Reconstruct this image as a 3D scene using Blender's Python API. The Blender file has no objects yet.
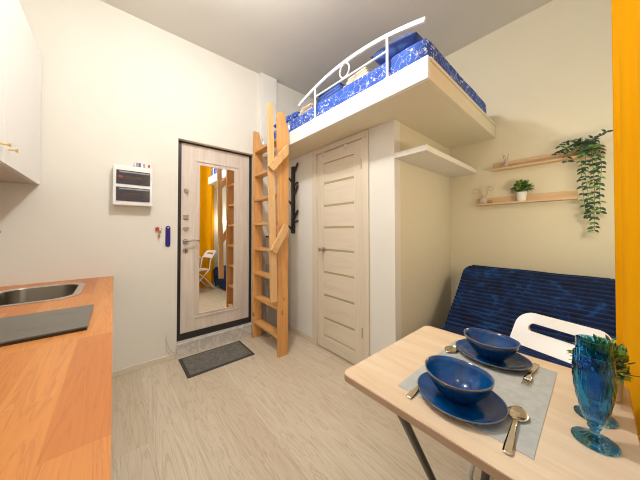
import bpy, bmesh, math, random
from mathutils import Vector, Matrix, noise
random.seed(7)
C = bpy.context.scene.collection
PI = math.pi

# ------------------------------------------------------------------ materials
def mat(name, col, rough=.6, metal=0., spec=.5, **kw):
    m = bpy.data.materials.new(name); m.use_nodes = True
    b = m.node_tree.nodes['Principled BSDF']
    b.inputs['Base Color'].default_value = (*col, 1)
    b.inputs['Roughness'].default_value = rough
    b.inputs['Metallic'].default_value = metal
    b.inputs['Specular IOR Level'].default_value = spec
    for k, v in kw.items(): b.inputs[k].default_value = v
    return m
def N(m, t, **kw):
    n = m.node_tree.nodes.new(t)
    for k, v in kw.items():
        if k in n.inputs: n.inputs[k].default_value = v
        else: setattr(n, k, v)
    return n
def L(m, a, b): m.node_tree.links.new(a, b)
def ramp(m, fac, stops, interp='LINEAR'):
    r = N(m, 'ShaderNodeValToRGB'); r.color_ramp.interpolation = interp
    el = r.color_ramp.elements
    while len(el) < len(stops): el.new(.5)
    for e, (p, c) in zip(el, stops): e.position = p; e.color = (*c, 1)
    L(m, fac, r.inputs['Fac']); return r.outputs['Color']
def coords(m, scale=(1,1,1), rot=(0,0,0), loc=(0,0,0)):
    t = N(m, 'ShaderNodeTexCoord'); mp = N(m, 'ShaderNodeMapping')
    mp.inputs['Scale'].default_value = scale; mp.inputs['Rotation'].default_value = rot; mp.inputs['Location'].default_value = loc
    L(m, t.outputs['Object'], mp.inputs['Vector']); return mp.outputs['Vector']
def bump(m, h, strength=.2, dist=.002):
    b = N(m, 'ShaderNodeBump'); b.inputs['Strength'].default_value = strength; b.inputs['Distance'].default_value = dist
    L(m, h, b.inputs['Height']); L(m, b.outputs['Normal'], m.node_tree.nodes['Principled BSDF'].inputs['Normal'])
def base(m, c): L(m, c, m.node_tree.nodes['Principled BSDF'].inputs['Base Color'])
def mix(m, fac, a, b, mode='MIX'):
    x = N(m, 'ShaderNodeMix', data_type='RGBA', blend_type=mode)
    if isinstance(fac, float): x.inputs[0].default_value = fac
    else: L(m, fac, x.inputs[0])
    for i, v in ((6, a), (7, b)):
        if isinstance(v, tuple): x.inputs[i].default_value = (*v, 1)
        else: L(m, v, x.inputs[i])
    return x.outputs[2]
def noisefac(m, vec, scale, detail=4, rough=.55, dist=0.):
    n = N(m, 'ShaderNodeTexNoise'); n.inputs['Scale'].default_value = scale; n.inputs['Detail'].default_value = detail
    n.inputs['Roughness'].default_value = rough; n.inputs['Distortion'].default_value = dist
    L(m, vec, n.inputs['Vector']); return n.outputs['Fac']

def wood(name, dark, mid, light, axis='Z', rough=.45, scale=1., knots=False, contrast=(.3, .5, .7)):
    """long grain along an axis"""
    m = mat(name, mid, rough)
    k = {'X': (1.2, 14, 14), 'Y': (14, 1.2, 14), 'Z': (14, 14, 1.2)}[axis]
    v = coords(m, tuple(a*scale for a in k))
    f = noisefac(m, v, 1.6, 6, .62, .9)
    c = ramp(m, f, [(contrast[0], dark), (contrast[1], mid), (contrast[2], light)])
    k2 = {'X': (4, 120, 120), 'Y': (120, 4, 120), 'Z': (120, 120, 4)}[axis]
    f2 = noisefac(m, coords(m, tuple(a*scale for a in k2)), 1., 3)
    c = mix(m, .22, c, ramp(m, f2, [(.35, dark), (.65, light)]), 'MIX')
    if knots:
        vo = N(m, 'ShaderNodeTexVoronoi'); vo.inputs['Scale'].default_value = 1.
        kk = {'X': (4, 9, 9), 'Y': (9, 4, 9), 'Z': (9, 9, 4)}[axis]
        L(m, coords(m, kk), vo.inputs['Vector'])
        kf = ramp(m, vo.outputs['Distance'], [(.0, (1,1,1)), (.09, (.7,.7,.7)), (.14, (0,0,0))])
        c = mix(m, kf, c, tuple(x*.55 for x in dark))
    base(m, c); bump(m, f2, .08, .001)
    return m

def planks(name, pw, plen, cols, grain_dark, rough, axis='Y', gap=(.3,.25,.2), gapw=.0012, gscale=1., grain=.5, stretch=.8):
    """boards laid along an axis, made from the brick pattern"""
    m = mat(name, cols[1], rough)
    t = N(m, 'ShaderNodeTexCoord')
    rot = (0, 0, PI/2) if axis == 'Y' else (0, 0, 0)
    mp = N(m, 'ShaderNodeMapping'); mp.inputs['Rotation'].default_value = rot
    L(m, t.outputs['Object'], mp.inputs['Vector'])
    br = N(m, 'ShaderNodeTexBrick'); br.offset = .37; br.offset_frequency = 2
    br.inputs['Scale'].default_value = 1.; br.inputs['Brick Width'].default_value = plen; br.inputs['Row Height'].default_value = pw
    br.inputs['Mortar Size'].default_value = gapw; br.inputs['Mortar Smooth'].default_value = .3; br.inputs['Bias'].default_value = 0.
    br.inputs['Color1'].default_value = (0,0,0,1); br.inputs['Color2'].default_value = (1,1,1,1); br.inputs['Mortar'].default_value = (.5,.5,.5,1)
    L(m, mp.outputs['Vector'], br.inputs['Vector'])
    tone = ramp(m, br.outputs['Color'], [(0, cols[0]), (.5, cols[1]), (1, cols[2])])
    # shift the grain from board to board
    sh = N(m, 'ShaderNodeVectorMath', operation='MULTIPLY_ADD'); sh.inputs[1].default_value = (7.3, 3.1, 5.7)
    L(m, br.outputs['Color'], sh.inputs[0]); L(m, mp.outputs['Vector'], sh.inputs[2])
    m2 = N(m, 'ShaderNodeMapping'); m2.inputs['Scale'].default_value = (stretch*gscale, 6.5*gscale, 6.5*gscale)
    L(m, sh.outputs[0], m2.inputs['Vector'])
    f = noisefac(m, m2.outputs['Vector'], 1.5, 5, .6, 1.3)
    # cathedral rings: banded noise
    mm = N(m, 'ShaderNodeMath', operation='MULTIPLY'); mm.inputs[1].default_value = 9.; L(m, f, mm.inputs[0])
    fr = N(m, 'ShaderNodeMath', operation='FRACT'); L(m, mm.outputs[0], fr.inputs[0])
    rings = ramp(m, fr.outputs[0], [(0, (1,1,1)), (.18, (.25,.25,.25)), (.6, (0,0,0)), (.9, (.3,.3,.3)), (1, (1,1,1))])
    m3 = N(m, 'ShaderNodeMapping'); m3.inputs['Scale'].default_value = (5*gscale, 130*gscale, 10)
    L(m, sh.outputs[0], m3.inputs['Vector'])
    fine = noisefac(m, m3.outputs['Vector'], 1., 3)
    g = N(m, 'ShaderNodeMath', operation='MULTIPLY_ADD'); g.inputs[1].default_value = grain
    rb = N(m, 'ShaderNodeRGBToBW'); L(m, rings, rb.inputs[0]); L(m, rb.outputs[0], g.inputs[0])
    fm = N(m, 'ShaderNodeMath', operation='MULTIPLY_ADD'); fm.inputs[1].default_value = 1.2*grain; fm.inputs[2].default_value = -.5*grain
    L(m, fine, fm.inputs[0]); L(m, fm.outputs[0], g.inputs[2]); g.use_clamp = True
    c = mix(m, g.outputs[0], tone, grain_dark)
    c = mix(m, br.outputs['Fac'], c, gap)
    base(m, c); bump(m, fine, .05, .001)
    return m

def plaster(name, col, rough=.75):
    m = mat(name, col, rough, spec=.3)
    f = noisefac(m, coords(m), 2.2, 3)
    base(m, ramp(m, f, [(.3, tuple(x*.965 for x in col)), (.7, col)]))
    bump(m, noisefac(m, coords(m), 160, 2), .06, .001)
    return m

M = {}
M['wall'] = plaster('cream plaster', (.80, .765, .69))
M['wall2'] = plaster('cream plaster right', (.78, .715, .55))
M['white_wall'] = plaster('white plaster', (.83, .81, .755))
M['ceiling'] = plaster('ceiling paint', (.74, .71, .65))
M['floor'] = planks('oak laminate', .19, 1.29, ((.59,.50,.375), (.63,.545,.42), (.67,.59,.465)), (.40,.28,.18), .38, 'Y', gap=(.48,.38,.27), gapw=.0008, grain=.55, stretch=.5)
M['worktop'] = planks('butcher block', .095, .62, ((.50,.150,.026), (.58,.205,.042), (.66,.265,.066)), (.37,.105,.018), .36, 'Y', gap=(.52,.18,.04), gapw=.0006, gscale=1.5, grain=.46, stretch=.42)
M['white_lacquer'] = mat('white lacquer', (.84,.835,.815), .25)
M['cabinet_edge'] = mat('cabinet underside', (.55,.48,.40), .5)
M['gold'] = mat('brushed brass', (.78,.56,.22), .28, 1.)
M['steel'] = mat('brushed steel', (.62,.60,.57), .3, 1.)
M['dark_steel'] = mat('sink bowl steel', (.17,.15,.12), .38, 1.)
M['chrome'] = mat('chrome', (.75,.74,.72), .12, 1.)
M['nickel'] = mat('satin nickel', (.50,.47,.43), .3, 1.)
M['hob'] = mat('hob glass', (.10,.095,.083), .3, 0, .5)
M['black'] = mat('black trim', (.015,.014,.013), .4)
M['black_wood'] = mat('black lacquered wood', (.022,.018,.016), .45)
M['pine'] = wood('ladder pine', (.56,.235,.06), (.68,.32,.095), (.77,.41,.15), 'Z', .42, 1., True)
M['pine_tread'] = wood('ladder tread pine', (.57,.24,.06), (.69,.325,.095), (.77,.41,.15), 'Y', .42)
M['pine_pale'] = wood('pale ladder pine', (.60,.31,.11), (.71,.41,.17), (.78,.49,.24), 'Z', .42, 1., True)
M['shelf_pine'] = wood('shelf pine', (.60,.38,.20), (.70,.48,.27), (.76,.56,.35), 'Y', .5, 1., True)
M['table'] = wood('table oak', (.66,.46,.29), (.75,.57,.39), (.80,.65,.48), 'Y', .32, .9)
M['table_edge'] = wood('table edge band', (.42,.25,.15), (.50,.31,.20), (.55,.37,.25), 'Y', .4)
M['door_pale'] = wood('pale ash door', (.68,.585,.455), (.74,.645,.515), (.79,.70,.575), 'Z', .4, .8)
M['door_pale_h'] = wood('pale ash door rail', (.68,.585,.455), (.74,.645,.515), (.79,.70,.575), 'Y', .4, .8)
M['entry'] = wood('bleached larch', (.60,.50,.42), (.70,.60,.52), (.77,.68,.61), 'Z', .42, .8)
M['mirror'] = mat('mirror glass', (.93,.93,.92), .01, 1.)
M['frost'] = mat('frosted glass', (.44,.39,.23), .1)
M['floral'] = None
M['blue_plain'] = mat('plain blue cotton', (.02,.07,.32), .8, **{'Sheen Weight': .3})
M['cream_cloth'] = mat('beige knit', (.62,.50,.38), .9, **{'Sheen Weight': .3})
M['white_metal'] = mat('white painted steel', (.86,.85,.83), .3)
M['white_plastic'] = mat('white plastic', (.86,.86,.85), .35)
M['grey_plastic'] = mat('pale grey plastic', (.62,.62,.60), .4)
M['leg_steel'] = mat('dark grey steel', (.13,.125,.11), .4, .5)
M['leaf_dark'] = mat('dark leaf', (.016,.055,.02), .5)
M['leaf_green'] = mat('fresh leaf', (.10,.24,.035), .5)
M['leaf_light'] = mat('light leaf', (.30,.42,.05), .5)
M['stem'] = mat('stem', (.10,.12,.04), .7)
M['white_pot'] = mat('white ceramic', (.85,.84,.80), .35)
M['green_pot'] = mat('sage pot', (.12,.24,.15), .5)
M['soil'] = mat('soil', (.05,.035,.02), .95)
M['twig'] = mat('twig', (.50,.36,.22), .7)
M['brown_vase'] = mat('smoked tan glass', (.42,.27,.14), .2)
M['grey_mat'] = None
M['rubber'] = mat('mat border', (.045,.035,.028), .7)
M['red'] = mat('red plastic', (.55,.03,.02), .4)
M['key_brass'] = mat('key brass', (.55,.32,.13), .35, 1.)
M['blue_plastic'] = mat('violet blue plastic', (.045,.03,.36), .35)
M['wire'] = mat('cream cable', (.62,.55,.42), .5)
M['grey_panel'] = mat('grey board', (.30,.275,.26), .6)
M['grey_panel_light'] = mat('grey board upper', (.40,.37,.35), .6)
M['smoke'] = mat('smoked window', (.05,.035,.028), .08, 0, .8)
M['ink'] = mat('ink', (.12,.12,.28), .6)
M['cutlery'] = mat('cutlery', (.72,.66,.56), .16, 1.)
M['card'] = mat('card', (.80,.78,.75), .5)
M['base_grey'] = mat('plinth', (.35,.33,.30), .6)

def make_floral():
    m = mat('blue floral cotton', (.02,.06,.34), .8)
    v = coords(m, (1,1,1))
    w = N(m, 'ShaderNodeTexNoise'); w.inputs['Scale'].default_value = 26; w.inputs['Detail'].default_value = 2
    L(m, v, w.inputs['Vector'])
    off = N(m, 'ShaderNodeVectorMath', operation='MULTIPLY_ADD'); off.inputs[1].default_value = (.055,.055,.055)
    L(m, w.outputs['Color'], off.inputs[0]); L(m, v, off.inputs[2])
    v1 = N(m, 'ShaderNodeTexVoronoi', feature='F1'); v1.inputs['Scale'].default_value = 42; L(m, off.outputs[0], v1.inputs['Vector'])
    petals = ramp(m, v1.outputs['Distance'], [(.27, (1,1,1)), (.36, (0,0,0))])
    v2 = N(m, 'ShaderNodeTexVoronoi', feature='F1'); v2.inputs['Scale'].default_value = 9; L(m, off.outputs[0], v2.inputs['Vector'])
    clus = ramp(m, v2.outputs['Distance'], [(.42, (1,1,1)), (.55, (0,0,0))])
    fl = mix(m, 1., petals, clus, 'MULTIPLY')
    v3 = N(m, 'ShaderNodeTexVoronoi', feature='DISTANCE_TO_EDGE'); v3.inputs['Scale'].default_value = 15; L(m, off.outputs[0], v3.inputs['Vector'])
    stems = ramp(m, v3.outputs['Distance'], [(.010, (.45,.45,.45)), (.026, (0,0,0))])
    fl = mix(m, 1., fl, stems, 'ADD')
    bg = ramp(m, noisefac(m, v, 7, 3), [(.35, (.012,.055,.36)), (.65, (.025,.10,.50))])
    base(m, mix(m, fl, bg, (.62,.68,.84)))
    return m
M['floral'] = make_floral()
def make_velvet(name, a, b, c):
    m = mat(name, b, .75, spec=.25, **{'Sheen Weight': .25, 'Sheen Roughness': .4})
    m.node_tree.nodes['Principled BSDF'].inputs['Sheen Tint'].default_value = (.15,.4,1,1)
    f = noisefac(m, coords(m, (1,1,1)), 7, 4, .6, 1.2)
    base(m, ramp(m, f, [(.35, a), (.55, b), (.72, c)]))
    return m
M['velvet'] = make_velvet('navy plush', (.0,.004,.024), (.001,.013,.065), (.006,.06,.21))
def make_curtain():
    m = mat('mustard curtain', (.80,.36,.012), .85, spec=.05)
    f = noisefac(m, coords(m, (9,9,1.2)), 2, 2)
    base(m, ramp(m, f, [(.3, (.80,.335,.002)), (.7, (.86,.38,.003))]))
    return m
M['curtain'] = make_curtain()
def make_glaze():
    m = mat('cobalt glaze', (.008,.045,.16), .1, spec=.45)
    f = noisefac(m, coords(m), 14, 4, .6, 1.)
    base(m, ramp(m, f, [(.3, (.0,.03,.12)), (.6, (.0,.058,.23)), (.8, (.0,.12,.34))]))
    return m
M['glaze'] = make_glaze()
def make_glaze_out():
    m = mat('navy glaze', (.006,.03,.12), .16, spec=.6)
    f = noisefac(m, coords(m), 14, 4, .6, 1.)
    base(m, ramp(m, f, [(.3, (.002,.018,.07)), (.7, (.005,.04,.15))]))
    return m
M['glaze_out'] = make_glaze_out()
M['rim'] = mat('bare brown rim', (.16,.13,.11), .3)
def make_matfab(name, a, b, s):
    m = mat(name, a, .9)
    w1 = N(m, 'ShaderNodeTexWave', bands_direction='X'); w1.inputs['Scale'].default_value = s; L(m, coords(m), w1.inputs['Vector'])
    w2 = N(m, 'ShaderNodeTexWave', bands_direction='Y'); w2.inputs['Scale'].default_value = s; L(m, coords(m), w2.inputs['Vector'])
    x = mix(m, .5, w1.outputs['Color'], w2.outputs['Color'])
    y = mix(m, .6, x, ramp(m, noisefac(m, coords(m), 40, 4), [(.3, (0,0,0)), (.7, (1,1,1))]))
    base(m, ramp(m, y, [(.2, a), (.8, b)]))
    return m
M['grey_mat'] = make_matfab('grey mat pile', (.085,.08,.07), (.17,.16,.145), 90)
M['placemat'] = make_matfab('grey woven mat', (.40,.41,.39), (.50,.51,.49), 160)
def make_tile():
    m = mat('marbled tile', (.6,.57,.52), .3)
    f = noisefac(m, coords(m, (1,1,1)), 5, 6, .65, 2.5)
    base(m, ramp(m, f, [(.40, (.70,.665,.62)), (.5, (.52,.48,.44)), (.56, (.68,.645,.60)), (.75, (.75,.72,.68))]))
    return m
M['tile'] = make_tile()
def make_glass(name, col, rough=0.02):
    m = mat(name, col, rough, **{'Transmission Weight': 1., 'IOR': 1.33})
    return m
M['blue_glass'] = make_glass('teal blue glass', (.17,.55,.86))
M['clear'] = mat('clear window', (1,1,1), 0, **{'Transmission Weight': 1., 'IOR': 1.01})
M['lamp_glow'] = mat('lamp diffuser', (.9,.85,.75), .5, **{'Emission Color': (1,.86,.68,1), 'Emission Strength': 3.})

# ------------------------------------------------------------------ shape helpers
def link(name, bm, m=None, parent=None, smooth=False, loc=None, rot=None):
    me = bpy.data.meshes.new(name); bmesh.ops.recalc_face_normals(bm, faces=bm.faces); bm.to_mesh(me); bm.free()
    o = bpy.data.objects.new(name, me); C.objects.link(o)
    ms = m if isinstance(m, (list, tuple)) else [m]
    for x in ms:
        if x: me.materials.append(x)
    if smooth:
        for p in me.polygons: p.use_smooth = True
        if smooth is not True:
            try: me.set_sharp_from_angle(angle=smooth)
            except Exception: pass
    if parent: o.parent = parent
    if loc: o.location = loc
    if rot: o.rotation_euler = rot
    return o
def tag(o, label=None, cat=None, group=None, kind=None):
    if label: o['label'] = label
    if cat: o['category'] = cat
    if group: o['group'] = group
    if kind: o['kind'] = kind
    return o
def empty(name, loc, label, cat, rz=0, group=None, kind=None):
    o = bpy.data.objects.new(name, None); C.objects.link(o); o.location = loc; o.rotation_euler = (0,0,rz)
    o.empty_display_size = .1
    return tag(o, label, cat, group, kind)
def B(): return bmesh.new()
def box(bm, a, b, bev=0., seg=2, mi=0):
    r = bmesh.ops.create_cube(bm, size=1.)
    vs = r['verts']
    for v in vs: v.co = Vector([(a[i]+b[i])/2 + v.co[i]*(b[i]-a[i]) for i in range(3)])
    fs = set(f for v in vs for f in v.link_faces)
    for f in fs: f.material_index = mi
    if bev > 0:
        es = list(set(e for v in vs for e in v.link_edges))
        bmesh.ops.bevel(bm, geom=es, offset=bev, segments=seg, affect='EDGES', profile=.5)
    return bm
def tube(bm, pts, r, n=10, cap=True, mi=0):
    """sweep a circle along points; r may be a list"""
    pts = [Vector(p) for p in pts]; k = len(pts)
    rs = r if isinstance(r, (list, tuple)) else [r]*k
    rings = []; up = None
    for i, p in enumerate(pts):
        t = (pts[min(i+1, k-1)] - pts[max(i-1, 0)]).normalized()
        if up is None:
            up = Vector((0,0,1)) if abs(t.z) < .9 else Vector((1,0,0))
        s = t.cross(up).normalized(); up = s.cross(t).normalized()
        rings.append([bm.verts.new(p + (s*math.cos(a)+up*math.sin(a))*rs[i]) for a in [2*PI*j/n for j in range(n)]])
    for a, b in zip(rings, rings[1:]):
        for j in range(n):
            f = bm.faces.new((a[j], a[(j+1) % n], b[(j+1) % n], b[j])); f.material_index = mi
    if cap:
        for q in (rings[0], rings[-1]):
            f = bm.faces.new(q); f.material_index = mi
    return bm
def lathe(bm, prof, n=32, c=(0,0,0), sx=1., sy=1., mi=0, close=False, fn=None):
    c = Vector(c); rings = []
    for i, (r, z) in enumerate(prof):
        if r < 1e-6: rings.append([bm.verts.new(c + Vector((0,0,z)))]); continue
        ring = []
        for j in range(n):
            a = 2*PI*j/n; rr = r*(fn(i, j) if fn else 1.)
            ring.append(bm.verts.new(c + Vector((rr*math.cos(a)*sx, rr*math.sin(a)*sy, z))))
        rings.append(ring)
    for a, b in zip(rings, rings[1:]):
        for j in range(n):
            if len(a) == 1 and len(b) == 1: continue
            if len(a) == 1: f = bm.faces.new((a[0], b[j], b[(j+1) % n]))
            elif len(b) == 1: f = bm.faces.new((a[j], a[(j+1) % n], b[0]))
            else: f = bm.faces.new((a[j], a[(j+1) % n], b[(j+1) % n], b[j]))
            f.material_index = mi
    return bm
def prism(bm, poly, vec, mi=0, bev=0.):
    """extrude a 3D polygon along a vector"""
    vs = [bm.verts.new(Vector(p)) for p in poly]; f = bm.faces.new(vs)
    r = bmesh.ops.extrude_face_region(bm, geom=[f])
    nv = [g for g in r['geom'] if isinstance(g, bmesh.types.BMVert)]
    bmesh.ops.translate(bm, verts=nv, vec=Vector(vec))
    al = vs + nv
    for ff in set(f for v in al for f in v.link_faces): ff.material_index = mi
    if bev > 0:
        bmesh.ops.bevel(bm, geom=list(set(e for v in al for e in v.link_edges)), offset=bev, segments=2, affect='EDGES', profile=.5)
    return bm
def rrect(x0, y0, x1, y1, r, n=6):
    """rounded rectangle, counter-clockwise; r one radius or four (x1y0, x1y1, x0y1, x0y0)"""
    rr = r if isinstance(r, (list, tuple)) else [r]*4
    out = []
    for (cx, cy, a0, q) in ((x1-rr[0], y0+rr[0], -PI/2, rr[0]), (x1-rr[1], y1-rr[1], 0, rr[1]), (x0+rr[2], y1-rr[2], PI/2, rr[2]), (x0+rr[3], y0+rr[3], PI, rr[3])):
        if q <= 1e-6: out.append((cx, cy)); continue
        for i in range(n+1):
            a = a0 + PI/2*i/n; out.append((cx+q*math.cos(a), cy+q*math.sin(a)))
    return out
def holed(bm, outer, inner, z0, z1, mi=0):
    """flat slab z0..z1 with one hole (lists of xy)"""
    def loop(pts, z):
        vs = [bm.verts.new((x, y, z)) for x, y in pts]
        return vs, [bm.edges.new((vs[i], vs[(i+1) % len(vs)])) for i in range(len(vs))]
    ov, oe = loop(outer, z1); iv, ie = loop(inner, z1)
    r = bmesh.ops.triangle_fill(bm, use_beauty=True, edges=oe+ie)
    fs = [g for g in r['geom'] if isinstance(g, bmesh.types.BMFace)]
    ex = bmesh.ops.extrude_face_region(bm, geom=fs)
    nv = [g for g in ex['geom'] if isinstance(g, bmesh.types.BMVert)]
    bmesh.ops.translate(bm, verts=nv, vec=(0,0,z0-z1))
    return bm
def struct(name, bm, m, label, cat, parent=None, **kw):
    o = link(name, bm, m, parent, **kw)
    if not parent: tag(o, label, cat, kind='structure')
    return o
def pillowmesh(bm, sx, sy, sz, n=14, wob=.004, seed=0):
    """soft cushion, flat seam at the rim"""
    top = {}; bot = {}
    for i in range(n+1):
        for j in range(n+1):
            u = -1+2*i/n; v = -1+2*j/n
            h = (max(0, 1-abs(u)**2.6)*max(0, 1-abs(v)**2.6))**.5
            pinch = 1 - .06*(1-abs(u*v))*max(abs(u), abs(v))**6
            x, y = u*sx/2*pinch, v*sy/2*pinch
            w = wob*noise.noise(Vector((x*9+seed, y*9, seed)))
            top[i,j] = bm.verts.new((x, y, h*sz/2 + w))
            bot[i,j] = top[i,j] if i in (0, n) or j in (0, n) else bm.verts.new((x, y, -h*sz/2 + w))
    for i in range(n):
        for j in range(n):
            bm.faces.new((top[i,j], top[i+1,j], top[i+1,j+1], top[i,j+1]))
            q = (bot[i,j], bot[i,j+1], bot[i+1,j+1], bot[i+1,j])
            try: bm.faces.new(q)
            except ValueError: pass
    return bm
def leaf(bm, p, d, nrm, ln, wd, mi=0, fold=.15):
    d = Vector(d).normalized(); n = Vector(nrm); s = d.cross(n)
    if s.length < 1e-4: s = d.cross(Vector((.3,.5,.8)))
    s.normalize(); n = s.cross(d).normalized(); p = Vector(p)
    a = bm.verts.new(p); e = bm.verts.new(p + d*ln - n*ln*.12)
    ms = [bm.verts.new(p + d*ln*t + n*ln*.04*q) for t, q in ((.3, .5), (.65, 0))]
    ls = [bm.verts.new(p + d*ln*t + s*wd*.5*w + n*wd*fold) for t, w in ((.3, .95), (.65, .75))]
    rs = [bm.verts.new(p + d*ln*t - s*wd*.5*w + n*wd*fold) for t, w in ((.3, .95), (.65, .75))]
    for f in ((a, ms[0], ls[0]), (a, rs[0], ms[0]), (ls[0], ms[0], ms[1], ls[1]), (ms[0], rs[0], rs[1], ms[1]), (ls[1], ms[1], e), (ms[1], rs[1], e)):
        q = bm.faces.new(f); q.material_index = mi; q.smooth = True

# ------------------------------------------------------------------ room numbers (metres)
XL, XR, YB, YF, H = -.62, 2.84, -.28, 2.756, 3.245
XD, YR = 1.719, 1.066             # bathroom door wall plane, bathroom end wall plane
XF, YL, ZL0, ZL1 = 1.398, .638, 2.174, 2.312   # loft

# shell
struct('floor', box(B(), (XL-.1, YB-.1, -.1), (XR+.1, YF+.1, 0)), M['floor'], 'pale oak laminate floor of the small studio', 'floor')
struct('ceiling', box(B(), (XL-.1, YB-.1, H), (XR+.1, YF+.1, H+.1)), M['ceiling'], 'plain pale grey ceiling over the room', 'ceiling')
struct('wall_left', box(B(), (XL-.1, YB-.1, 0), (XL, YF+.1, H)), M['wall'], 'cream wall behind the kitchen worktop', 'wall')
bm = B(); OX0, OX1, OZ0, OZ1 = .484, 1.302, .125, 2.207
box(bm, (XL, YF, 0), (OX0, YF+.1, H)); box(bm, (OX1, YF, 0), (XR, YF+.1, H))
box(bm, (OX0, YF, 0), (OX1, YF+.1, OZ0)); box(bm, (OX0, YF, OZ1), (OX1, YF+.1, H))
struct('wall_front', bm, M['wall'], 'cream wall holding the entrance door and fuse box', 'wall')
struct('wall_right', box(B(), (XR, YB-.1, 0), (XR+.1, YF+.1, H)), M['wall2'], 'cream wall with two pine shelves above the sofa', 'wall')
# window wall with an opening
bm = B(); WX0, WX1, WZ0, WZ1 = -.25, 1.25, .85, 2.55
box(bm, (XL, YB-.1, 0), (WX0, YB, H)); box(bm, (WX1, YB-.1, 0), (XR, YB, H))
box(bm, (WX0, YB-.1, 0), (WX1, YB, WZ0)); box(bm, (WX0, YB-.1, WZ1), (WX1, YB, H))
struct('wall_back', bm, M['white_wall'], 'white wall with the window behind the mustard curtain', 'wall')
w = empty('window_1', ((WX0+WX1)/2, YB-.05, WZ0), 'white framed window behind the curtain', 'window', kind='structure')
hw, hh = (WX1-WX0)/2, WZ1-WZ0
bm = B()
box(bm, (-hw, -.03, 0), (-hw+.06, .03, hh), .004); box(bm, (hw-.06, -.03, 0), (hw, .03, hh), .004)
box(bm, (-hw+.06, -.03, 0), (hw-.06, .03, .06), .004); box(bm, (-hw+.06, -.03, hh-.06), (hw-.06, .03, hh), .004)
box(bm, (-.04, -.03, .06), (.04, .03, hh-.06), .004)
link('window_frame', bm, M['white_plastic'], w)
for s in (-1, 1):
    link('pane', box(B(), (min(s*.04, s*(hw-.06)), -.004, .06), (max(s*.04, s*(hw-.06)), .004, hh-.06)), M['clear'], w)
link('window_sill', box(B(), (-hw-.05, .03, -.03), (hw+.05, .13, 0), .006), M['white_plastic'], w)

# bathroom box
bm = B()
DY0, DY1, DZ = 1.392, 2.033, 2.116     # door opening
box(bm, (XD, YR, 0), (XD+.09, DY0, ZL0)); box(bm, (XD, DY1, 0), (XD+.09, YF, ZL0)); box(bm, (XD, DY0, DZ), (XD+.09, DY1, ZL0))
struct('wall_bathroom_front', bm, M['white_wall'], 'white partition wall with the narrow bathroom door', 'wall')
struct('wall_bathroom_side', box(B(), (XD+.09, YR, 0), (XR, YR+.09, ZL0)), M['wall2'], 'cream end wall of the bathroom box beside the sofa', 'wall')
struct('column', box(B(), (1.367, 2.706, 0), (1.593, YF, H), .003), M['white_wall'], 'white boxed column in the corner behind the ladder', 'column')

# baseboards
struct('baseboard_front', box(B(), (XL, YF-.014, 0), (.47, YF, .05), .003), M['door_pale_h'], 'beige baseboard left of the entrance door', 'baseboard')
struct('baseboard_bathroom', box(B(), (XD-.014, 2.105, 0), (XD, YF, .06), .003), M['door_pale_h'], 'beige baseboard under the black coat rack', 'baseboard')
struct('baseboard_right', box(B(), (XR-.014, YB, 0), (XR, YR, .06), .003), M['door_pale_h'], 'beige baseboard behind the sofa', 'baseboard')

# tiled step under the entrance door
bm = B(); box(bm, (.478, YF-.016, 0), (1.285, YF+.0, .120), .002)
o = struct('trim_1', bm, M['tile'], 'marbled grey tile riser under the entrance door', 'step')
link('edge_strip', box(B(), (.486, YF-.020, .1205), (1.285, YF+.088, .1315), .002), M['tile'], o)

# entrance door
d = empty('door_1', (.878*1.0218, YF+.09, 1.2688+(.157-1.2688)*1.0218), 'pale wood entrance door with tall mirror and black frame', 'door', kind='structure')
d.scale = (1.0218,)*3
def dx(x): return x-.878
def dz(z): return z-.157
bm = B(); a, b_ = dx(.484), dx(1.272)
box(bm, (a, -.03, 0), (a+.03, 0, 2.05), .002); box(bm, (b_-.03, -.03, 0), (b_, 0, 2.05), .002)
box(bm, (a+.03, -.03, 0), (b_-.03, 0, .065), .002); box(bm, (a+.03, -.03, 2.015), (b_-.03, 0, 2.05), .002)
link('door_frame', bm, M['black'], d)
lf = link('door_leaf', box(B(), (a+.03, -.022, .065), (b_-.03, -.001, 2.015), .003), M['entry'], d)
bm = B()
mo = [(.641, .352, 1.122, 2.018), (.662, .373, 1.101, 1.997)]
x0, z0, x1, z1 = dx(.641), dz(.352), dx(1.122), dz(2.018); t = .018
box(bm, (x0, -.032, z0), (x0+t, -.022, z1), .004); box(bm, (x1-t, -.032, z0), (x1, -.022, z1), .004)
box(bm, (x0+t, -.032, z0), (x1-t, -.022, z0+t), .004); box(bm, (x0+t, -.032, z1-t), (x1-t, -.022, z1), .004)
link('molding', bm, M['entry'], d)
bm = B(); x0, z0, x1, z1 = dx(.676), dz(.384), dx(1.066), dz(1.977); t = .012
box(bm, (x0, -.030, z0), (x0+t, -.022, z1), .003); box(bm, (x1-t, -.030, z0), (x1, -.022, z1), .003)
box(bm, (x0+t, -.030, z0), (x1-t, -.022, z0+t), .003); box(bm, (x0+t, -.030, z1-t), (x1-t, -.022, z1), .003)
link('mirror_bead', bm, M['entry'], d)
link('mirror', box(B(), (x0+t, -.026, z0+t), (x1-t, -.022, z1-t)), M['mirror'], d)
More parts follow.
